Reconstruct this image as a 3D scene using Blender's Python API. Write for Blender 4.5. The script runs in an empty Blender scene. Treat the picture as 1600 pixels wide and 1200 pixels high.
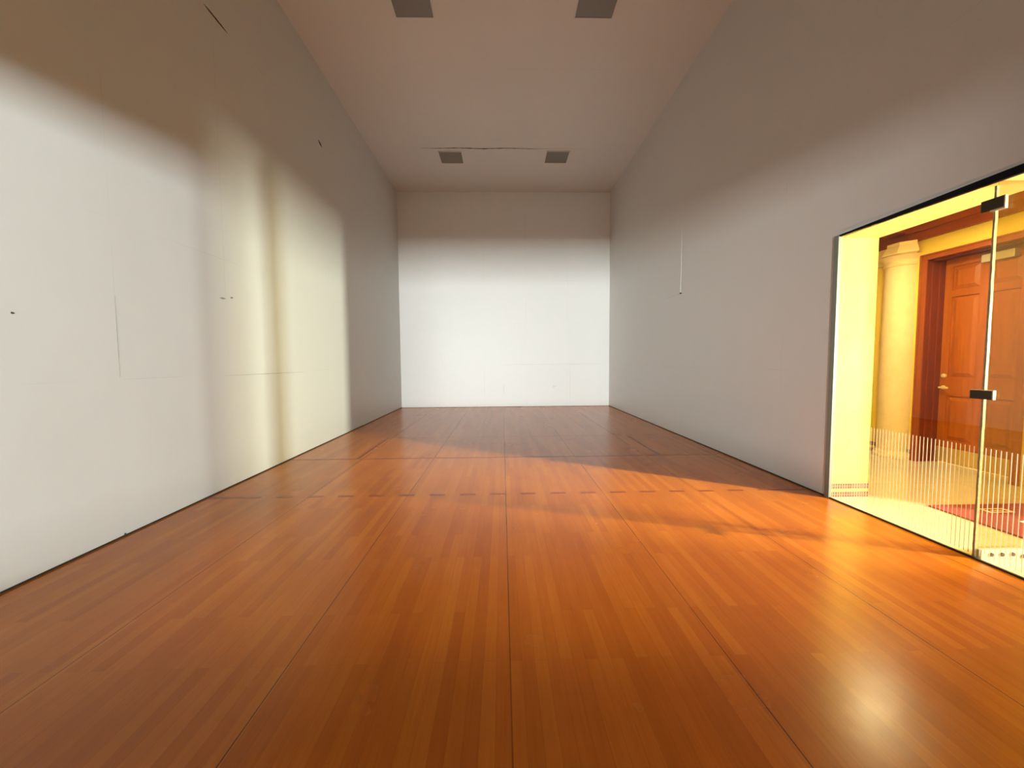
import bpy, bmesh, math, random
from mathutils import Vector, Matrix

random.seed(4)
S = bpy.context.scene
C = S.collection

# ---------------------------------------------------------------- camera
CX, CY, CZ, YAW, PITCH, ROLL, FPX = 2.9546, 0.6607, 1.3412, 0.0241, 0.0583, -0.0073, 614.45
_cy, _sy, _cp, _sp = math.cos(YAW), math.sin(YAW), math.cos(PITCH), math.sin(PITCH)
_f = Vector((_sy * _cp, _cy * _cp, -_sp))
_r0 = Vector((_cy, -_sy, 0))
_u0 = _r0.cross(_f)
_r = _r0 * math.cos(ROLL) + _u0 * math.sin(ROLL)
_u = _u0 * math.cos(ROLL) - _r0 * math.sin(ROLL)
cd = bpy.data.cameras.new('camera')
cam = bpy.data.objects.new('camera', cd)
C.objects.link(cam)
cd.sensor_width = 36
cd.lens = 36 * FPX / 1600
cd.clip_start = 0.02
M = Matrix((_r, _u, -_f)).transposed().to_4x4()
M.translation = Vector((CX, CY, CZ))
cam.matrix_world = M
S.camera = cam

# ---------------------------------------------------------------- world, lights, exposure
w = bpy.data.worlds.new('world')
S.world = w
w.use_nodes = True
w.node_tree.nodes['Background'].inputs[0].default_value = (0.9, 0.95, 1.0, 1)
w.node_tree.nodes['Background'].inputs[1].default_value = 0.02

S.view_settings.view_transform = 'Standard'
S.view_settings.look = 'None'
S.view_settings.exposure = 0.0
S.view_settings.gamma = 1.0
S.view_settings.use_curve_mapping = False
S.cycles.use_denoising = True
S.cycles.max_bounces = 14
S.cycles.diffuse_bounces = 8
S.cycles.transparent_max_bounces = 16
S.cycles.caustics_reflective = True
S.cycles.sample_clamp_indirect = 2.5


def area(name, loc, target, sx, sz, power, col, shape='RECTANGLE', spread=180):
    l = bpy.data.lights.new(name, 'AREA')
    l.shape = shape
    l.size = sx
    l.size_y = sz
    l.energy = power
    l.color = col
    l.spread = math.radians(spread)
    o = bpy.data.objects.new(name, l)
    C.objects.link(o)
    o.location = loc
    o.rotation_euler = (Vector(target) - Vector(loc)).to_track_quat('-Z', 'Y').to_euler()
    return o


# daylight of the hall windows far behind the court's open rear
area('daylight_rear', (1.2, -10.0, 1.32), (3.0, 8, 1.32), 4.6, 1.2, 3550, (0.89, 0.98, 0.98))
# a tall window off to the rear right
area('daylight_corner', (10.5, -6.95, 1.74), (0.0, 3.6, 1.74), 0.65, 0.7, 1950, (0.87, 0.97, 0.97))
# a tall narrow window in the foyer beyond the lobby
area('daylight_foyer', (11.5, 0.82, 1.62), (0.0, 7.0, 1.62), 0.26, 1.25, 1900, (0.98, 1.0, 0.80))
# warm lamp in the lobby ceiling
area('lobby_lamp', (7.3, 4.95, 2.80), (7.3, 4.95, 0), 0.16, 0.16, 50, (1.0, 0.80, 0.40), 'DISK')
sl = bpy.data.lights.new('floor_fill_spot', 'SPOT')          # unseen spot added to brighten the court floor
sl.energy = 3200
sl.color = (1.0, 0.80, 0.42)
sl.spot_size = math.radians(40)
sl.spot_blend = 1.0
sl.shadow_soft_size = 0.07
so = bpy.data.objects.new('floor_fill_spot', sl)
C.objects.link(so)
so.location = (10.0, 1.80, 4.0)
so.rotation_euler = (Vector((3.0, 4.7, 0)) - Vector(so.location)).to_track_quat('-Z', 'Y').to_euler()


# ---------------------------------------------------------------- materials
class NT:
    def __init__(s, name):
        s.m = bpy.data.materials.new(name)
        s.m.use_nodes = True
        s.t = s.m.node_tree
        s.b = s.t.nodes['Principled BSDF']
        s.out = s.t.nodes['Material Output']

    def n(s, typ, **k):
        x = s.t.nodes.new(typ)
        for a, v in k.items():
            setattr(x, a, v)
        return x

    def l(s, a, b):
        s.t.links.new(a, b)

    def val(s, op, a, b=None, c=None):
        x = s.n('ShaderNodeMath', operation=op)
        for i, v in enumerate((a, b, c)):
            if v is None:
                continue
            if isinstance(v, (int, float)):
                x.inputs[i].default_value = v
            else:
                s.l(v, x.inputs[i])
        return x.outputs[0]

    def mix(s, fac, a, b):
        x = s.n('ShaderNodeMix', data_type='RGBA')
        for i, v in ((0, fac), (6, a), (7, b)):
            if isinstance(v, (int, float)):
                x.inputs[i].default_value = v
            elif isinstance(v, tuple):
                x.inputs[i].default_value = (*v, 1)
            else:
                s.l(v, x.inputs[i])
        return x.outputs[2]

    def pos(s):
        return s.n('ShaderNodeNewGeometry').outputs['Position']

    def sep(s, v):
        x = s.n('ShaderNodeSeparateXYZ')
        s.l(v, x.inputs[0])
        return x.outputs

    def comb(s, a, b, c):
        x = s.n('ShaderNodeCombineXYZ')
        for i, v in enumerate((a, b, c)):
            if isinstance(v, (int, float)):
                x.inputs[i].default_value = v
            else:
                s.l(v, x.inputs[i])
        return x.outputs[0]

    def noise(s, vec, scale, detail=3, rough=0.5):
        x = s.n('ShaderNodeTexNoise')
        x.inputs['Scale'].default_value = scale
        x.inputs['Detail'].default_value = detail
        x.inputs['Roughness'].default_value = rough
        s.l(vec, x.inputs['Vector'])
        return x.outputs[0]

    def ramp(s, v, a, b):
        x = s.n('ShaderNodeMapRange')
        s.l(v, x.inputs[0])
        x.inputs[1].default_value = a
        x.inputs[2].default_value = b
        return x.outputs[0]

    def bump(s, h, strength, dist):
        x = s.n('ShaderNodeBump')
        x.inputs['Strength'].default_value = strength
        x.inputs['Distance'].default_value = dist
        s.l(h, x.inputs['Height'])
        s.l(x.outputs[0], s.b.inputs['Normal'])


def plain(name, col, rough=0.5, metal=0.0, var=0.06, scale=14.0, spec=0.5):
    k = NT(name)
    nz = k.noise(k.pos(), scale, 4)
    d = tuple(c * (1 - var) for c in col)
    u = tuple(min(1, c * (1 + var)) for c in col)
    k.l(k.mix(nz, d, u), k.b.inputs['Base Color'])
    k.b.inputs['Roughness'].default_value = rough
    k.b.inputs['Metallic'].default_value = metal
    k.b.inputs['Specular IOR Level'].default_value = spec
    return k.m


def brick(k, vec, bw, rh, mortar, c1, c2, cm, offset=0.5, bias=0.0):
    x = k.n('ShaderNodeTexBrick', offset=offset)
    x.inputs['Scale'].default_value = 1
    x.inputs['Brick Width'].default_value = bw
    x.inputs['Row Height'].default_value = rh
    x.inputs['Mortar Size'].default_value = mortar
    x.inputs['Mortar Smooth'].default_value = 0.0
    x.inputs['Bias'].default_value = bias
    x.inputs['Color1'].default_value = (*c1, 1)
    x.inputs['Color2'].default_value = (*c2, 1)
    x.inputs['Mortar'].default_value = (*cm, 1)
    k.l(vec, x.inputs['Vector'])
    return x


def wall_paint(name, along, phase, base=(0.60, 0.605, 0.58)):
    """white painted panels, 1.22 m grid, seams that come and go"""
    k = NT(name)
    p = k.pos()
    sp = k.sep(p)
    a = k.val('SUBTRACT', sp[0] if along == 'x' else sp[1], phase)
    a = k.val('ADD', a, 12.2)
    v = k.comb(a, sp[2], 0.0)
    up = tuple(min(1, c * 1.015) for c in base)
    dn = tuple(c * 0.985 for c in base)
    br = brick(k, v, 1.22, 1.22, 0.0022, up, dn, (0.0, 0.0, 0.0), 0.0)
    seamn = k.ramp(k.noise(p, 0.9, 2), 0.50, 0.62)
    seam = k.val('MULTIPLY', br.outputs['Fac'], k.val('MULTIPLY', seamn, 0.20))
    flat = k.noise(p, 5.0, 5, 0.6)
    big = k.noise(p, 0.6, 2)
    nb = k.n('ShaderNodeTexBrick', offset=0.0)
    col = k.mix(k.ramp(flat, 0.2, 0.8), dn, up)
    col = k.mix(0.35, col, br.outputs['Color'])
    plainc = k.mix(k.ramp(flat, 0.2, 0.8), dn, up)
    col = k.mix(br.outputs['Fac'], col, plainc)
    col = k.mix(seam, col, (0.25, 0.22, 0.19))
    k.t.nodes.remove(nb)
    k.l(col, k.b.inputs['Base Color'])
    k.b.inputs['Roughness'].default_value = 0.42
    k.b.inputs['Specular IOR Level'].default_value = 0.35
    h = k.val('ADD', k.val('MULTIPLY', big, 1.0), k.val('MULTIPLY', k.noise(p, 90, 2), 0.004))
    k.bump(h, 0.35, 0.05)
    return k.m


def maple():
    k = NT('maple_strip_floor')
    p = k.pos()
    sp = k.sep(p)
    v = k.comb(k.val('ADD', sp[1], 3.0), sp[0], 0.0)
    br = brick(k, v, 0.95, 0.0572, 0.0006, (1, 1, 1), (0, 0, 0), (0.5, 0.5, 0.5), 0.37)
    tone = k.n('ShaderNodeSeparateColor')
    k.l(br.outputs['Color'], tone.inputs[0])
    g = k.comb(k.val('MULTIPLY', sp[0], 26.0), k.val('MULTIPLY', sp[1], 1.1), 0.0)
    grain = k.noise(g, 3.0, 6, 0.6)
    wide = k.noise(k.comb(k.val('MULTIPLY', sp[0], 4.0), k.val('MULTIPLY', sp[1], 0.6), 0.0), 1.4, 3)
    fl = k.noise(p, 7.0, 4, 0.65)
    t = k.val('ADD', k.val('ADD', k.val('MULTIPLY', tone.outputs[0], 0.27), 0.065), k.val('MULTIPLY', grain, 0.34))
    t = k.val('ADD', t, k.val('MULTIPLY', wide, 0.34))
    t = k.val('ADD', t, k.val('MULTIPLY', fl, 0.08))
    r = k.n('ShaderNodeValToRGB')
    e = r.color_ramp.elements
    e[0].position = 0.25
    e[0].color = (0.40, 0.100, 0.005, 1)
    e[1].position = 0.95
    e[1].color = (0.66, 0.230, 0.020, 1)
    m = e.new(0.6)
    m.color = (0.54, 0.158, 0.010, 1)
    k.l(t, r.inputs[0])
    col = k.mix(k.val('MULTIPLY', br.outputs['Fac'], 0.35), r.outputs[0], (0.10, 0.03, 0.006))
    # long joints between the floor panels
    ph = k.val('DIVIDE', k.val('SUBTRACT', sp[0], 2.978), 0.985)
    fr = k.val('ABSOLUTE', k.val('SUBTRACT', k.val('FRACT', k.val('ADD', ph, 20.5)), 0.5))
    line = k.val('LESS_THAN', fr, 0.0025)
    strength = k.ramp(k.noise(k.comb(sp[0], k.val('MULTIPLY', sp[1], 0.4), 0.0), 1.6, 2), 0.28, 0.6)
    strength = k.val('ADD', k.val('MULTIPLY', strength, 0.5), 0.48)
    col = k.mix(k.val('MULTIPLY', line, strength), col, (0.06, 0.018, 0.005))
    k.l(col, k.b.inputs['Base Color'])
    rg = k.n('ShaderNodeMapRange')
    k.l(k.noise(p, 3.0, 4), rg.inputs[0])
    rg.inputs[3].default_value = 0.20
    rg.inputs[4].default_value = 0.31
    k.l(rg.outputs[0], k.b.inputs['Roughness'])
    k.b.inputs['Specular IOR Level'].default_value = 0.30
    hh = k.val('ADD', k.val('MULTIPLY', k.noise(p, 4.5, 3), 1.0), k.val('MULTIPLY', grain, 0.02))
    k.bump(hh, 0.06, 0.02)
    return k.m


def wood(name, c0, c1, rough=0.35, axis=2):
    k = NT(name)
    sp = k.sep(k.pos())
    f = [22.0, 22.0, 22.0]
    f[axis] = 1.6
    v = k.comb(*[k.val('MULTIPLY', sp[i], f[i]) for i in range(3)])
    k.l(k.mix(k.ramp(k.noise(v, 1.3, 5, 0.6), 0.25, 0.75), c0, c1), k.b.inputs['Base Color'])
    k.b.inputs['Roughness'].default_value = rough
    k.b.inputs['Specular IOR Level'].default_value = 0.25
    return k.m


def glass(name, tint, haze=0.0, hazecol=(0.8, 0.8, 0.7)):
    k = NT(name)
    k.t.nodes.remove(k.b)
    geo = k.n('ShaderNodeNewGeometry')
    ior = k.val('ADD', k.val('MULTIPLY', geo.outputs['Backfacing'], 1 / 1.5 - 1.5), 1.5)
    fr = k.n('ShaderNodeFresnel')
    k.l(ior, fr.inputs[0])
    tr = k.n('ShaderNodeBsdfTransparent')
    tr.inputs[0].default_value = (*tint, 1)
    gl = k.n('ShaderNodeBsdfGlossy')
    gl.inputs['Roughness'].default_value = 0.02
    mx = k.n('ShaderNodeMixShader')
    k.l(fr.outputs[0], mx.inputs[0])
    k.l(tr.outputs[0], mx.inputs[1])
    k.l(gl.outputs[0], mx.inputs[2])
    o = mx.outputs[0]
    if haze:
        df = k.n('ShaderNodeBsdfDiffuse')
        df.inputs[0].default_value = (*hazecol, 1)
        m2 = k.n('ShaderNodeMixShader')
        m2.inputs[0].default_value = haze
        k.l(o, m2.inputs[1])
        k.l(df.outputs[0], m2.inputs[2])
        o = m2.outputs[0]
    k.l(o, k.out.inputs[0])
    return k.m


def film(name):
    k = NT(name)
    d = k.n('ShaderNodeBsdfDiffuse')
    d.inputs[0].default_value = (0.62, 0.56, 0.50, 1)
    t = k.n('ShaderNodeBsdfTranslucent')
    t.inputs[0].default_value = (0.62, 0.56, 0.50, 1)
    m = k.n('ShaderNodeMixShader')
    m.inputs[0].default_value = 0.65
    k.l(d.outputs[0], m.inputs[1])
    k.l(t.outputs[0], m.inputs[2])
    k.l(m.outputs[0], k.out.inputs[0])
    return k.m


def mosaic(name):
    k = NT(name)
    sp = k.sep(k.pos())
    v = k.comb(k.val('ADD', k.val('ADD', sp[0], sp[1]), 5.0), k.val('ADD', sp[2], 0.004), 0.0)
    br = brick(k, v, 0.024, 0.0275, 0.0022, (0.17, 0.05, 0.035), (0.11, 0.028, 0.02), (0.45, 0.36, 0.22), 0.0)
    k.l(br.outputs['Color'], k.b.inputs['Base Color'])
    k.b.inputs['Roughness'].default_value = 0.35
    return k.m


def tiles(name):
    k = NT(name)
    p = k.pos()
    sp = k.sep(p)
    v = k.comb(k.val('ADD', sp[0], 6.22), k.val('ADD', sp[1], 5.66), 0.0)
    br = brick(k, v, 0.61, 0.61, 0.0022, (0.66, 0.58, 0.38), (0.60, 0.53, 0.34), (0.42, 0.34, 0.20), 0.0)
    vein = k.noise(p, 2.2, 6, 0.6)
    col = k.mix(k.val('MULTIPLY', k.ramp(vein, 0.45, 0.75), 0.35), br.outputs['Color'], (0.62, 0.52, 0.36))
    k.l(col, k.b.inputs['Base Color'])
    k.b.inputs['Roughness'].default_value = 0.16
    return k.m


def plaster(name, c0, c1):
    k = NT(name)
    p = k.pos()
    k.l(k.mix(k.ramp(k.noise(p, 6.0, 6, 0.6), 0.3, 0.75), c0, c1), k.b.inputs['Base Color'])
    k.b.inputs['Roughness'].default_value = 0.7
    k.bump(k.noise(p, 30, 4), 0.2, 0.01)
    return k.m


MAT = dict(
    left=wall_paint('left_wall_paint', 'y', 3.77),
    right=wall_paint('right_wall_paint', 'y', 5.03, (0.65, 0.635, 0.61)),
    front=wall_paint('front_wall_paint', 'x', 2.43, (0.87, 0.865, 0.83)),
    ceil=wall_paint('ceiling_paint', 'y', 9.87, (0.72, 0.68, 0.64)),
    rear=plain('dark_rear_wall', (0.06, 0.052, 0.045), 0.5),
    floor=maple(),
    line=plain('court_line_stain', (0.27, 0.060, 0.008), 0.32, var=0.15),
    faint=plain('worn_court_line_stain', (0.42, 0.115, 0.010), 0.25, var=0.15),
    gap=plain('dark_joint', (0.035, 0.018, 0.010), 0.8),
    crack=plain('dark_crack', (0.07, 0.045, 0.03), 0.9),
    white_edge=plain('white_board', (0.82, 0.81, 0.79), 0.5),
    frame=plain('light_frame_white', (0.72, 0.68, 0.64), 0.45),
    diffuser=plain('unlit_diffuser', (0.21, 0.185, 0.155), 0.35, var=0.12, scale=60),
    yellow=plaster('cream_yellow_paint', (0.87, 0.66, 0.085), (0.90, 0.70, 0.11)),
    soffit=plaster('cream_soffit_paint', (0.90, 0.66, 0.24), (0.92, 0.69, 0.28)),
    stone=plaster('pale_cast_stone', (0.78, 0.63, 0.32), (0.86, 0.74, 0.44)),
    wood=wood('stained_door_wood', (0.34, 0.080, 0.004), (0.48, 0.13, 0.008)),
    casing=wood('dark_casing_wood', (0.25, 0.055, 0.010), (0.36, 0.09, 0.016)),
    reveal=wood('reveal_wood', (0.16, 0.026, 0.008), (0.22, 0.04, 0.010)),
    beam=wood('beam_wood', (0.17, 0.032, 0.006), (0.27, 0.055, 0.009), 0.4, 1),
    brass=plain('satin_brass', (0.92, 0.78, 0.42), 0.35, 0.25, 0.04),
    kick=plain('kick_plate_brass', (0.80, 0.58, 0.18), 0.42, 0.55, 0.05),
    cream_metal=plain('cream_metal', (0.55, 0.48, 0.30), 0.4, 0.1),
    dark_metal=plain('dark_bronze_metal', (0.06, 0.045, 0.028), 0.35, 0.6),
    steel=plain('polished_steel', (0.75, 0.72, 0.66), 0.2, 1.0),
    black=plain('black_channel', (0.008, 0.008, 0.010), 0.7, spec=0.1),
    channel=plain('grey_green_channel', (0.21, 0.225, 0.19), 0.4, 0.0),
    glass=glass('clear_glass', (0.985, 0.99, 0.975)),
    fin=glass('fin_glass', (0.84, 0.80, 0.62)),
    stripe=film('white_film'),
    silicone=plain('pale_silicone', (0.34, 0.29, 0.15), 0.25, var=0.45, scale=55),
    mosaic=mosaic('red_mosaic'),
    tiles=tiles('cream_floor_tile'),
    mat=plain('maroon_mat', (0.25, 0.055, 0.05), 0.95, var=0.3, scale=260, spec=0.1),
    matwhite=plain('mat_white', (0.85, 0.78, 0.70), 0.9, var=0.08, scale=200),
    hall=plain('hall_floor', (0.13, 0.10, 0.08), 0.5),
)


# ---------------------------------------------------------------- mesh helpers
def box(bm, x0, x1, y0, y1, z0, z1, bev=0.0):
    r = bmesh.ops.create_cube(bm, size=1)
    vs = r['verts']
    for v in vs:
        v.co = Vector((x0 if v.co.x < 0 else x1, y0 if v.co.y < 0 else y1, z0 if v.co.z < 0 else z1))
    if bev:
        es = list({e for v in vs for e in v.link_edges})
        bmesh.ops.bevel(bm, geom=es, offset=bev, segments=2, profile=0.6, affect='EDGES')
    return bm


def prism(bm, pts, axis, a, b):
    """extrude a 2D outline (the two other axes in order) along an axis from a to b"""
    def mk(p, t):
        q = list(p)
        q.insert(axis, t)
        return bm.verts.new(q)
    A = [mk(p, a) for p in pts]
    B = [mk(p, b) for p in pts]
    bm.faces.new(A)
    bm.faces.new(B[::-1])
    n = len(pts)
    for i in range(n):
        bm.faces.new((A[i], B[i], B[(i + 1) % n], A[(i + 1) % n]))
    bmesh.ops.recalc_face_normals(bm, faces=bm.faces)


def lathe(bm, prof, cx, cy, a0=0.0, a1=2 * math.pi, n=48):
    full = abs(a1 - a0 - 2 * math.pi) < 1e-6
    rings = []
    for i in range(n if full else n + 1):
        t = a0 + (a1 - a0) * i / n
        rings.append([bm.verts.new((cx + r * math.cos(t), cy + r * math.sin(t), z)) for r, z in prof])
    m = len(rings)
    for i in range(m if full else m - 1):
        A, B = rings[i], rings[(i + 1) % m]
        for j in range(len(prof) - 1):
            bm.faces.new((A[j], B[j], B[j + 1], A[j + 1]))
    bmesh.ops.recalc_face_normals(bm, faces=bm.faces)


def cyl(bm, p, axis, r, length, n=24):
    prof_c = Vector(p)
    d = [Vector((0, 0, 1)), Vector((1, 0, 0)), Vector((0, 1, 0))]
    rot = {0: Matrix.Rotation(math.pi / 2, 4, 'Y'), 1: Matrix.Rotation(math.pi / 2, 4, 'X'), 2: Matrix.Identity(4)}[axis]
    bmesh.ops.create_cone(bm, cap_ends=True, segments=n, radius1=r, radius2=r, depth=length,
                          matrix=Matrix.Translation(prof_c) @ rot)


def obj(name, bm, mat, parent=None, smooth=False):
    me = bpy.data.meshes.new(name)
    bm.to_mesh(me)
    bm.free()
    me.materials.append(MAT[mat])
    if smooth:
        for p in me.polygons:
            p.use_smooth = True
    o = bpy.data.objects.new(name, me)
    C.objects.link(o)
    if parent:
        o.parent = parent
        o.matrix_parent_inverse = parent.matrix_world.inverted()
    return o


def nb():
    return bmesh.new()


def bx(name, mat, dims, parent=None, bev=0.0):
    return obj(name, box(nb(), *dims, bev=bev), mat, parent)


def tag(o, label, cat, group=None):
    o['label'] = label
    o['category'] = cat
    if group:
        o['group'] = group
    return o


def struct(o, label, cat):
    o['kind'] = 'structure'
    return tag(o, label, cat)


def thing(name, loc, label, cat, group=None):
    o = bpy.data.objects.new(name, None)
    o.empty_display_size = 0.1
    C.objects.link(o)
    o.location = loc
    bpy.context.view_layer.update()
    return tag(o, label, cat, group)


# ---------------------------------------------------------------- court shell
W, L, H = 6.1, 12.19, 6.156
OY0, OY1, OZ = 1.7, 4.345, 2.47          # glazed opening in the right wall
TX = 6.495                               # its lobby side

floor = struct(bx('floor', 'floor', (0, W, 0, L, -0.1, 0)), 'varnished orange maple strip floor of the court', 'floor')
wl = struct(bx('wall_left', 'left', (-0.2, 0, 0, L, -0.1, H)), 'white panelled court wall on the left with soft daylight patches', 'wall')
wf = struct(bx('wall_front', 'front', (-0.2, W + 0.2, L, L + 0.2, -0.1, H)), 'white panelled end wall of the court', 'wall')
b = nb()
box(b, W, TX, OY1, L, -0.1, H)
box(b, W, TX, 0, OY0, -0.1, H)
box(b, W, TX, OY0, OY1, 2.52, H)
# (the wall's lower edge runs down to meet the channel)
for p in [((OY0, 2.522), (OY1, 2.522), (OY1, 2.484), (OY0, 2.5195))]:
    A = [b.verts.new((W, y, z)) for y, z in p]
    B = [b.verts.new((6.134, y, z)) for y, z in p]
    b.faces.new(A)
    b.faces.new(B[::-1])
    for i in range(4):
        b.faces.new((A[i], B[i], B[(i + 1) % 4], A[(i + 1) % 4]))
bmesh.ops.recalc_face_normals(b, faces=b.faces)
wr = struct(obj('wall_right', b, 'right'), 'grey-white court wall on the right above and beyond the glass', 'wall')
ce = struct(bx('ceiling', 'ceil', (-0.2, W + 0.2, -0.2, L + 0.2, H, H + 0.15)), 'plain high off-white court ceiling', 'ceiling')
b = nb()
box(b, -0.2, W + 0.2, -0.2, 0, 2.62, H)
box(b, -0.2, 4.5, -0.2, 0, -0.1, 0.48)  # sill added to keep rear daylight off the near floor
box(b, 4.5, W + 0.2, -0.2, 0, -0.1, 2.62)  # solid end added to keep rear daylight off the near right wall
struct(obj('wall_back', b, 'rear'), 'unseen dark rear wall of the court, its opening narrowed to block daylight', 'wall')

# yellow lining of the opening: jamb, soffit
b = nb()
box(b, 6.113, TX + 0.004, OY1 - 0.006, OY1, 0.0, OZ)
struct(obj('trim_1', b, 'yellow'), 'bright yellow side lining of the glazed opening', 'wall lining')
b = nb()
box(b, 6.135, TX + 0.004, OY0, OY1 - 0.006, OZ, 2.52)
struct(obj('trim_2', b, 'soffit'), 'yellow underside lining above the glass wall', 'wall lining')
b = nb()
for z0, z1 in ((0.0, 0.055), (0.077, 0.132)):
    box(b, 6.137, TX + 0.006, OY1 - 0.012, OY1 - 0.0065, z0, z1)
struct(obj('trim_3', b, 'mosaic'), 'two red mosaic tile bands at the foot of the yellow lining', 'tile trim')

# dark joint between walls and floor
struct(bx('baseboard_left', 'gap', (0.0, 0.006, 0, L, 0, 0.012)), 'thin dark joint along the foot of the left wall', 'baseboard')
struct(bx('baseboard_right', 'gap', (W - 0.006, W, OY1 + 0.03, L, 0, 0.012)), 'thin dark joint along the foot of the right wall', 'baseboard')
struct(bx('baseboard_front', 'gap', (0.006, W - 0.006, L - 0.005, L, 0, 0.006)), 'thin dark joint along the foot of the end wall', 'baseboard')
struct(bx('trim_4', 'gap', (W - 0.012, W + 0.004, OY0, OY1 + 0.03, 0, 0.010)), 'dark seam between court floor and glass wall', 'floor trim')

# court markings: painted on the floor
b = nb()
zt = 0.0008
box(b, 0.02, W - 0.02, 6.075, 6.113, 0, zt)                     # short line
box(b, 0.02, 0.533, 4.552, 4.590, 0, zt)                        # receiving line: long end dashes, then short ones
box(b, W - 0.533, W - 0.02, 4.552, 4.590, 0, zt)
x = 0.69
while x + 0.1524 < W - 0.60:
    box(b, x, x + 0.1524, 4.552, 4.590, 0, zt)
    x += 0.3048
for xa in (0.914, W - 0.952):
    box(b, xa, xa + 0.038, 6.113, 7.60, 0, zt)                  # drive serve lines
obj('court_lines', b, 'line', floor)
b = nb()
box(b, 0.02, W - 0.02, 7.60, 7.638, 0, zt)
for xa in (0.457, W - 0.495):
    box(b, xa, xa + 0.038, 6.113, 7.60, 0, zt)
o = obj('worn_court_lines', b, 'faint', floor)
o['label'] = 'faint worn service lines on the court floor'

# ceiling crack (an open board joint of uneven width)
b = nb()
N = 60
top, bot = [], []
for i in range(N + 1):
    t = i / N
    xx = 1.15 + 3.74 * t
    wd = 0.004 + 0.030 * max(0, math.sin(math.pi * min(1, t * 1.25))) * (0.55 + 0.45 * math.sin(i * 1.7) * math.sin(i * 0.6))
    wd = wd * (1 - 0.55 * t)
    yy = 9.87 + 0.012 * math.sin(i * 0.35)
    top.append((xx, yy + wd))
    bot.append((xx, yy - wd * 0.4))
vt = [b.verts.new((p[0], p[1], H - 0.003)) for p in top]
vb = [b.verts.new((p[0], p[1], H - 0.003)) for p in bot]
for i in range(N):
    b.faces.new((vt[i], vt[i + 1], vb[i + 1], vb[i]))
bmesh.ops.solidify(b, geom=b.faces[:], thickness=0.003)
o = obj('ceiling_joint', b, 'crack', ce)
o['label'] = 'dark open joint across the ceiling'


# chips, scuffs and a lifted board on the walls
def chip(parent, axis, at, pts, t=0.003, name='chip', mat='crack'):
    bb = nb()
    prism(bb, pts, axis, at - t / 2, at + t / 2)
    return obj(name, bb, mat, parent)


def sliver(c, d, n, wmax, seed):
    """thin irregular dark gash from c along d"""
    rr = random.Random(seed)
    c, d = Vector(c), Vector(d)
    nrm = Vector((-d.y, d.x)).normalized()
    A, B = [], []
    for i in range(n + 1):
        t = i / n
        wv = wmax * math.sin(math.pi * (0.05 + 0.9 * t)) * (0.6 + 0.4 * rr.random())
        q = c + d * t
        A.append(tuple(q + nrm * wv))
        B.append(tuple(q - nrm * wv))
    return A + B[::-1]


chip(wl, 0, 0.0, sliver((4.88, 4.93), (0.34, -0.012), 8, 0.014, 1))
chip(wl, 0, 0.0, sliver((5.22, 4.918), (0.9, -0.02), 8, 0.002, 2), mat='frame')
chip(wl, 0, 0.0, sliver((7.33, 4.945), (0.13, -0.05), 6, 0.026, 3))
chip(wl, 0, 0.0, sliver((4.90, 2.025), (0.09, 0.004), 5, 0.012, 4), name='scuff', mat='diffuser')
chip(wl, 0, 0.0, sliver((5.06, 2.05), (0.05, 0.01), 5, 0.010, 5), name='scuff', mat='diffuser')
chip(wl, 0, 0.0, sliver((3.12, 1.655), (0.02, -0.004), 5, 0.009, 6), name='scuff', mat='crack')
chip(wl, 0, 0.0, sliver((3.72, 0.018), (0.02, 0.0), 5, 0.008, 7), name='scuff', mat='crack')
chip(wl, 0, 0.0, sliver((4.90, 1.207), (1.78, -0.006), 14, 0.0028, 8), name='seam', mat='diffuser')
chip(wl, 0, 0.0, sliver((3.77, 1.24), (0.0, 0.62), 10, 0.0012, 9), name='seam', mat='diffuser')
chip(wf, 1, L, sliver((2.99, 0.36), (0.0, 0.30), 6, 0.010, 10), name='scuff', mat='frame')
chip(wf, 1, L, sliver((4.40, 0.58), (0.16, 0.01), 6, 0.010, 11), name='scuff', mat='frame')
chip(wf, 1, L, sliver((4.46, 0.50), (0.0, 0.16), 6, 0.008, 12), name='scuff', mat='frame')
chip(wf, 1, L, sliver((2.90, 1.235), (3.18, 0.01), 12, 0.0055, 13), name='seam', mat='frame')
chip(wf, 1, L, sliver((4.947, 0.03), (0.0, 1.18), 10, 0.0055, 14), name='seam', mat='frame')
chip(wf, 1, L, sliver((2.43, 0.03), (0.0, 1.12), 10, 0.0035, 15), name='seam', mat='frame')

# lifted board on the right wall, its near edge standing proud
b = nb()
y0, y1, z0, z1 = 7.575, 8.79, 2.51, 3.66
vs = [b.verts.new(p) for p in (
    (W - 0.010, y0, z0), (W - 0.001, y1, z0), (W - 0.001, y1, z1), (W - 0.001, y0, z1),
    (W, y0, z0), (W, y1, z0), (W, y1, z1), (W, y0, z1))]
for q in ((0, 1, 2, 3), (4, 7, 6, 5), (0, 4, 5, 1), (1, 5, 6, 2), (2, 6, 7, 3), (3, 7, 4, 0)):
    b.faces.new([vs[i] for i in q])
bmesh.ops.recalc_face_normals(b, faces=b.faces)
o = obj('lifted_board', b, 'right', wr)
o['label'] = 'wall board whose near edge stands slightly proud'
chip(wr, 0, W - 0.006, sliver((7.545, 2.505), (0.05, 0.006), 5, 0.016, 16), 0.020)


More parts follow.
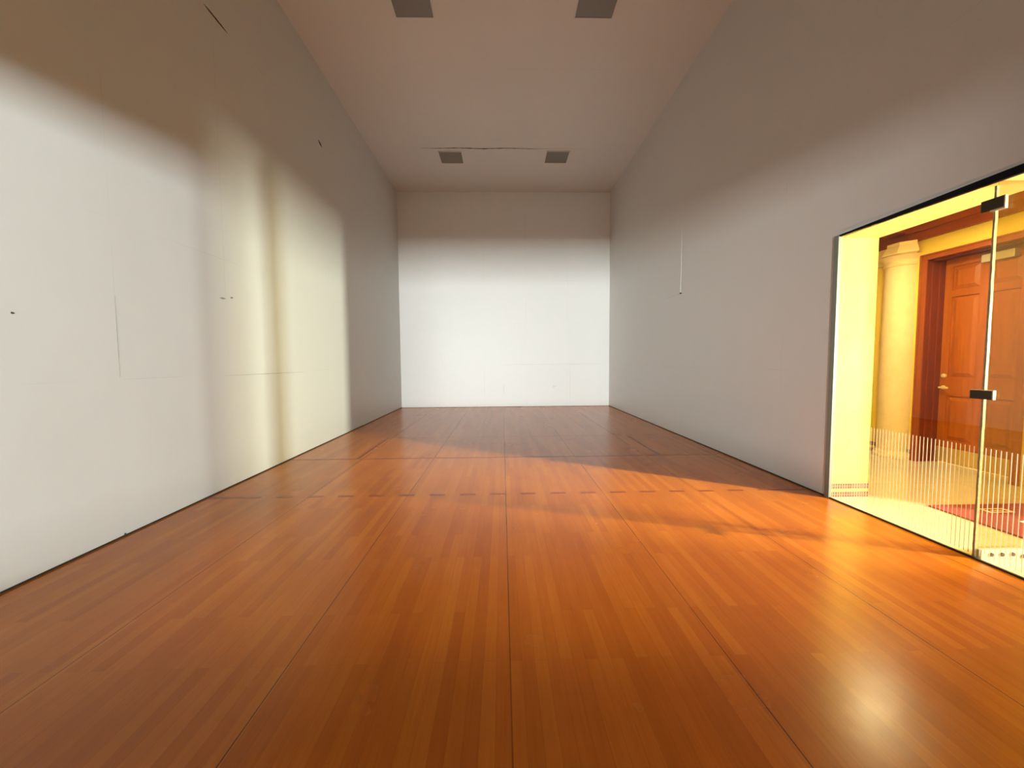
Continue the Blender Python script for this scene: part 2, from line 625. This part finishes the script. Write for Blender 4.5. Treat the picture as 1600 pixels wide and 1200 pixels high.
# ---------------------------------------------------------------- ceiling lights (off)
def ceiling_light(cx, cy, label):
    t = thing('ceiling_light', (cx, cy, H), label, 'ceiling light', 'unlit ceiling lights')
    h = 0.275
    bb = nb()
    f = 0.016
    for d in ((cx - h, cx - h + f, cy - h, cy + h), (cx + h - f, cx + h, cy - h, cy + h),
              (cx - h + f, cx + h - f, cy - h, cy - h + f), (cx - h + f, cx + h - f, cy + h - f, cy + h)):
        box(bb, *d, H - 0.014, H, 0.003)
    obj('frame', bb, 'frame', t)
    bb = nb()
    box(bb, cx - h + f, cx + h - f, cy - h + f, cy + h - f, H - 0.008, H)
    obj('diffuser', bb, 'diffuser', t)
    return t


ceiling_light(1.775, 6.215, 'square unlit ceiling light at the top edge of the photo, on the left')
ceiling_light(4.275, 6.185, 'square unlit ceiling light at the top edge of the photo, on the right')
ceiling_light(1.79, 10.28, 'unlit ceiling light beyond the dark ceiling joint, the left one of the pair')
ceiling_light(4.285, 10.24, 'unlit ceiling light beyond the dark ceiling joint, the right one of the pair')

# ---------------------------------------------------------------- glass wall
GX0, GX1 = 6.100, 6.112
JY = 3.150
b = nb()
prism(b, [(OY0, 2.43), (OY0, 2.52), (OY1 + 0.015, 2.485), (OY1 + 0.015, 2.472)], 0, 6.088, 6.116)
tag(obj('header_channel', b, 'black'), 'black metal channel along the top of the glass wall', 'channel')
tag(bx('edge_channel', 'channel', (6.082, 6.1115, OY1 - 0.042, OY1 + 0.012, 0, 2.486), bev=0.003),
    'grey-green upright channel holding the far edge of the glass', 'channel')


def htop(y):
    return 2.43 + (2.472 - 2.43) * (y - OY0) / (OY1 + 0.015 - OY0) - 0.001


def pane(y0, y1, label):
    t = thing('glass_wall', (6.106, (y0 + y1) / 2, 0), label, 'glass panel', 'fixed glass wall panels')
    bb = nb()
    prism(bb, [(y0, 0.011), (y1, 0.011), (y1, htop(y1)), (y0, htop(y0))], 0, GX0, GX1)
    obj('pane', bb, 'glass', t)
    bb = nb()
    n = int((y1 - y0) / 0.0262)
    for i in range(n):
        yy = y0 + 0.02 + i * 0.0262
        if yy > y1 - 0.01:
            break
        box(bb, GX0 - 0.0008, GX0 - 0.0002, yy, yy + 0.0045, 0.03, 0.752)
    o = obj('stripe_band', bb, 'stripe', t)
    o['label'] = 'thin white upright stripes along the foot of the glass'
    return t


far_pane = pane(JY + 0.008, OY1 - 0.043, 'clear fixed glass panel between grey-green edge channel and glass fin, white stripes below')
pane(OY0 + 0.005, JY - 0.008, 'clear glass panel right of the glass fin, cut by the frame edge')

fin = thing('glass_fin', (6.28, JY, 0), 'upright glass fin set square behind the glass wall joint, seen edge-on', 'glass fin')
b = nb()
box(b, 6.1165, 6.42, JY - 0.006, JY + 0.006, 0.012, 2.46)
obj('fin_pane', b, 'fin', fin)
b = nb()
N = 60
rr = random.Random(2)
prev = None
for i in range(N + 1):
    z = 0.012 + (2.43 - 0.012) * i / N
    h = 0.0052 + 0.0018 * rr.random()
    xo = 6.0985 - 0.002 * rr.random()
    ring = [b.verts.new(p) for p in ((xo, JY - h, z), (xo, JY + h, z), (6.1155, JY + h, z), (6.1155, JY - h, z))]
    if prev:
        for j in range(4):
            b.faces.new((prev[j], prev[(j + 1) % 4], ring[(j + 1) % 4], ring[j]))
    else:
        b.faces.new(ring[::-1])
    prev = ring
b.faces.new(prev)
bmesh.ops.recalc_face_normals(b, faces=b.faces)
o = obj('silicone_joint', b, 'silicone', far_pane)
o['label'] = 'pale uneven silicone bead down the joint'
for zc, hh in ((2.315, 0.036), (1.098, 0.028)):
    b = nb()
    box(b, 6.078, 6.098, JY - 0.060, JY + 0.060, zc - hh, zc + hh, 0.005)
    cl = tag(obj('glass_clamp', b, 'dark_metal'), 'dark metal clamp across the glass joint, ' + (
        'the upper one near the black channel' if zc > 2 else 'the lower one at door handle height'), 'clamp', 'glass wall clamps')
    b = nb()
    if zc > 2:
        box(b, 6.079, 6.099, JY - 0.066, JY - 0.060, zc - hh, zc + hh, 0.001)
        box(b, 6.079, 6.099, JY - 0.066, JY + 0.010, zc - hh - 0.010, zc - hh, 0.001)
    else:
        box(b, 6.079, 6.099, JY - 0.067, JY - 0.060, zc - hh, zc + hh, 0.001)
        box(b, 6.079, 6.099, JY - 0.067, JY + 0.055, zc + hh, zc + hh + 0.005, 0.001)
    obj('lit_bevel', b, 'cream_metal', cl)  # light on the bevelled edges, put in as pale strips
sh = bx('base_shoe', 'cream_metal', (6.122, 6.46, JY - 0.026, JY + 0.026, 0.0005, 0.066), fin, 0.004)
for xx, zz in ((6.19, 0.034), (6.263, 0.034), (6.337, 0.034), (6.41, 0.020)):
    b = nb()
    cyl(b, (xx, JY - 0.028, zz), 1, 0.013, 0.008)
    obj('bolt', b, 'dark_metal', sh)

# ---------------------------------------------------------------- lobby
WX = 8.33        # lobby wall with the door
DX = 8.585       # door face
struct(bx('floor_lobby', 'tiles', (W + 0.012, 12.6, -6, 9, -0.1, 0)), 'cream polished tile floor of the lobby', 'floor')
b = nb()
# wall pieces round the door opening
box(b, WX, WX + 0.3, 5.60, 9.0, 0, 4.3)
box(b, WX, WX + 0.3, 3.05, 4.60, 0, 4.3)
box(b, WX, WX + 0.3, 4.60, 5.60, 2.585, 4.3)
struct(obj('wall_lobby', b, 'yellow'), 'yellow lobby wall around the wooden door', 'wall')
b = nb()
box(b, WX, WX + 0.3, 0.8, 1.89, 0, 4.3)  # unseen piece added to limit the spread of the foyer daylight
box(b, TX, 10.6, 0.5, 0.6, 0, 4.3)  # unseen piece added to keep corner daylight out of the side opening
struct(obj('wall_baffle', b, 'yellow'), 'unseen yellow walls added to block window light', 'wall')
struct(bx('wall_foyer_end', 'yellow', (12.5, 12.6, 0.5, 9.0, 0, 4.3)), 'yellow end wall of the foyer', 'wall')
struct(bx('wall_end', 'yellow', (TX, WX, 8.9, 9.0, 0, 4.3)), 'yellow far end wall of the lobby', 'wall')
struct(bx('ceiling_lobby', 'yellow', (TX, 12.6, 0.5, 9.0, 4.3, 4.4)), 'pale lobby ceiling', 'ceiling')

# wood fascia at the top of the lobby wall, and an added shading beam
b = nb()
box(b, WX - 0.012, WX, 5.80, 8.9, 2.853, 3.3)
box(b, WX - 0.05, WX, 2.9, 5.80, 2.842, 3.3)
box(b, WX - 0.075, WX - 0.05, 2.9, 5.80, 2.95, 3.02, 0.008)
struct(obj('trim_5', b, 'beam'), 'dark stained wood fascia along the top of the lobby wall', 'wood fascia')
b = nb()
box(b, TX, WX - 0.02, 5.80, 6.02, 2.98, 3.3, 0.01)  # hidden beam put in to darken the corner by the column
struct(obj('trim_6', b, 'beam'), 'unseen wood cross beam added above the column to cast shade', 'beam')
b = nb()
box(b, WX - 0.025, WX, 6.05, 8.9, 2.70, 2.852, 0.003)
box(b, WX - 0.05, WX, 6.05, 8.9, 2.62, 2.70, 0.012)
struct(obj('trim_7', b, 'stone'), 'pale frieze moulding on the wall beyond the column', 'moulding')
b = nb()
for z0, z1 in ((0.085, 0.137), (0.0, 0.045)):
    box(b, WX - 0.008, WX, 6.13, 8.9, z0, z1)
    box(b, WX - 0.008, WX, 5.64, 5.70, z0, z1)
struct(obj('trim_8', b, 'mosaic'), 'dark red mosaic tile band along the foot of the lobby wall', 'tile trim')

# column
CXc, CYc = WX, 5.88
col = thing('column', (CXc, CYc, 0), 'cream round half-column with flared capital left of the wooden door', 'column')
b = nb()
lathe(b, [(0.186, 0.10), (0.190, 0.9), (0.186, 1.7), (0.178, 2.56)], CXc, CYc, math.pi / 2, 1.5 * math.pi, 40)
obj('shaft', b, 'stone', col, True)
b = nb()
lathe(b, [(0.0, 0.0), (0.225, 0.0), (0.228, 0.02), (0.222, 0.045), (0.205, 0.058), (0.20, 0.075), (0.192, 0.09), (0.178, 0.105)],
      CXc, CYc, math.pi / 2, 1.5 * math.pi, 40)
obj('base', b, 'stone', col)
b = nb()
lathe(b, [(0.172, 2.55), (0.188, 2.556), (0.196, 2.575), (0.188, 2.595), (0.182, 2.605), (0.190, 2.63), (0.215, 2.66), (0.24, 2.685), (0.0, 2.69)],
      CXc, CYc, math.pi / 2, 1.5 * math.pi, 40)
cap = obj('capital', b, 'stone', col)
b = nb()
# tapered octagonal abacus
rings = []
for r, z in ((0.20, 2.683), (0.262, 2.70), (0.262, 2.715), (0.215, 2.81), (0.215, 2.848)):
    rings.append([b.verts.new((CXc + r * math.cos(math.radians(112.5 + 45 * i)), CYc - 0.05 + r * math.sin(math.radians(112.5 + 45 * i)), z)) for i in range(4)])
for j in range(len(rings) - 1):
    for i in range(3):
        b.faces.new((rings[j][i], rings[j][i + 1], rings[j + 1][i + 1], rings[j + 1][i]))
    b.faces.new((rings[j][3], rings[j][0], rings[j + 1][0], rings[j + 1][3]))
b.faces.new(rings[-1])
b.faces.new(rings[0][::-1])
bmesh.ops.recalc_face_normals(b, faces=b.faces)
obj('abacus', b, 'stone', cap)

# wooden door with frame
d = thing('door_1', (DX, 5.185, 0), 'orange-brown panelled wooden door with brass kick plate in the yellow lobby wall', 'door')
d['kind'] = 'structure'
b = nb()
for y0, y1, z0, z1 in ((5.565, 5.640, 0, 2.645), (4.560, 4.635, 0, 2.645), (4.635, 5.565, 2.572, 2.645)):
    box(b, WX - 0.022, WX, y0, y1, z0, z1, 0.004)
for y0, y1, z0, z1 in ((5.62, 5.640, 0, 2.645), (4.560, 4.580, 0, 2.645), (4.580, 5.62, 2.625, 2.645)):
    box(b, WX - 0.034, WX - 0.02, y0, y1, z0, z1, 0.004)
obj('casing', b, 'casing', d)
b = nb()
box(b, WX, DX + 0.05, 5.585, 5.60, 0, 2.585)
box(b, WX, DX + 0.05, 4.60, 4.615, 0, 2.585)
box(b, DX - 0.01, DX + 0.05, 4.615, 4.735, 0, 2.57)
box(b, WX, DX + 0.05, 4.615, 5.585, 2.57, 2.585)
for xa in (WX + 0.07, WX + 0.17):       # ridges of the rebate
    box(b, xa, xa + 0.03, 5.572, 5.586, 0, 2.572, 0.004)
    box(b, xa, xa + 0.03, 4.615, 5.572, 2.556, 2.572, 0.004)
obj('reveal', b, 'reveal', d)
ly0, ly1, lz1 = 4.738, 5.583, 2.566
pz = ((0.30, 0.865), (1.095, 2.10), (2.18, 2.475))
py = ((4.825, 5.115), (5.215, 5.50))
b = nb()
# stiles and rails round the sunk panels
st = [ly0, py[0][0], py[0][1], py[1][0], py[1][1], ly1]
for y0, y1 in ((st[0], st[1]), (st[2], st[3]), (st[4], st[5])):
    box(b, DX, DX + 0.045, y0, y1, 0.012, lz1)
zs = [0.012, pz[0][0], pz[0][1], pz[1][0], pz[1][1], pz[2][0], pz[2][1], lz1]
for (y0, y1) in py:
    for z0, z1 in ((zs[0], zs[1]), (zs[2], zs[3]), (zs[4], zs[5]), (zs[6], zs[7])):
        box(b, DX, DX + 0.045, y0, y1, z0, z1)
leaf = obj('leaf', b, 'wood', d)
for (y0, y1) in py:
    for z0, z1 in pz:
        b = nb()
        fx, bx_, m, g = DX + 0.006, DX + 0.024, 0.045, 0.012
        o8 = [(bx_, y0 + g, z0 + g), (bx_, y1 - g, z0 + g), (bx_, y1 - g, z1 - g), (bx_, y0 + g, z1 - g)]
        i8 = [(fx, y0 + m + g, z0 + m + g), (fx, y1 - m - g, z0 + m + g), (fx, y1 - m - g, z1 - m - g), (fx, y0 + m + g, z1 - m - g)]
        e8 = [(bx_, y0, z0), (bx_, y1, z0), (bx_, y1, z1), (bx_, y0, z1)]
        E, O, I = [[b.verts.new(p) for p in q] for q in (e8, o8, i8)]
        for A, B in ((E, O), (O, I)):
            for j in range(4):
                b.faces.new((A[j], A[(j + 1) % 4], B[(j + 1) % 4], B[j]))
        b.faces.new(I)
        bmesh.ops.recalc_face_normals(b, faces=b.faces)
        bmesh.ops.solidify(b, geom=b.faces[:], thickness=0.006)
        obj('door_panel', b, 'wood', leaf)
bx('kick_plate', 'kick', (DX - 0.004, DX, ly0 + 0.01, ly1 - 0.005, 0.016, 0.205), leaf)
b = nb()
cyl(b, (DX - 0.006, 5.535, 0.965), 0, 0.026, 0.012)
cyl(b, (DX - 0.03, 5.535, 0.965), 0, 0.010, 0.05)
box(b, DX - 0.062, DX - 0.048, 5.44, 5.548, 0.955, 0.977, 0.005)
obj('handle', b, 'brass', leaf)
b = nb()
cyl(b, (DX - 0.008, 5.535, 1.115), 0, 0.026, 0.016)
cyl(b, (DX - 0.02, 5.535, 1.115), 0, 0.014, 0.012)
obj('deadbolt', b, 'brass', leaf)
cl = bx('door_closer', 'cream_metal', (DX - 0.06, DX, 4.87, 5.17, 2.44, 2.53), leaf, 0.006)
b = nb()
A, B2 = Vector((DX - 0.10, 5.36, 2.548)), Vector((DX - 0.045, 4.93, 2.545))
dv = (B2 - A).normalized()
nv = Vector((-dv.y, dv.x, 0)) * 0.011
vs = [b.verts.new(p) for p in (A + nv, A - nv, B2 - nv, B2 + nv)]
b.faces.new(vs)
bmesh.ops.solidify(b, geom=b.faces[:], thickness=0.014)
bmesh.ops.recalc_face_normals(b, faces=b.faces)
obj('closer_arm', b, 'steel', cl)

# maroon mat with white figures
mt = thing('doormat', (7.55, 3.1, 0), 'maroon mat with white outlined figures on the lobby tiles behind the glass', 'mat')
bx('pile', 'mat', (6.80, 8.25, 2.1, 4.07, 0.0005, 0.009), mt, 0.002)
for x0, y0 in ((7.14, 3.872), (7.14, 3.60)):
    x1, y1 = x0 + 0.225, y0 + 0.092
    b = nb()
    t = 0.015
    for q in ((x0, x1, y0, y0 + t), (x0, x1, y1 - t, y1), (x0, x0 + 0.03, y0 + t, y1 - t), (x1 - 0.03, x1, y0 + t, y1 - t)):
        box(b, *q, 0.009, 0.0105)
    box(b, x0 + 0.06, x1 - 0.06, y0 + 0.036, y0 + 0.05, 0.009, 0.0105)
    obj('figure', b, 'matwhite', mt)

# ---------------------------------------------------------------- hall behind the open rear of the court
struct(bx('floor_hall', 'hall', (-3, 6.3, -11, -0.2, -0.1, 0)), 'floor of the hall behind the court', 'floor')
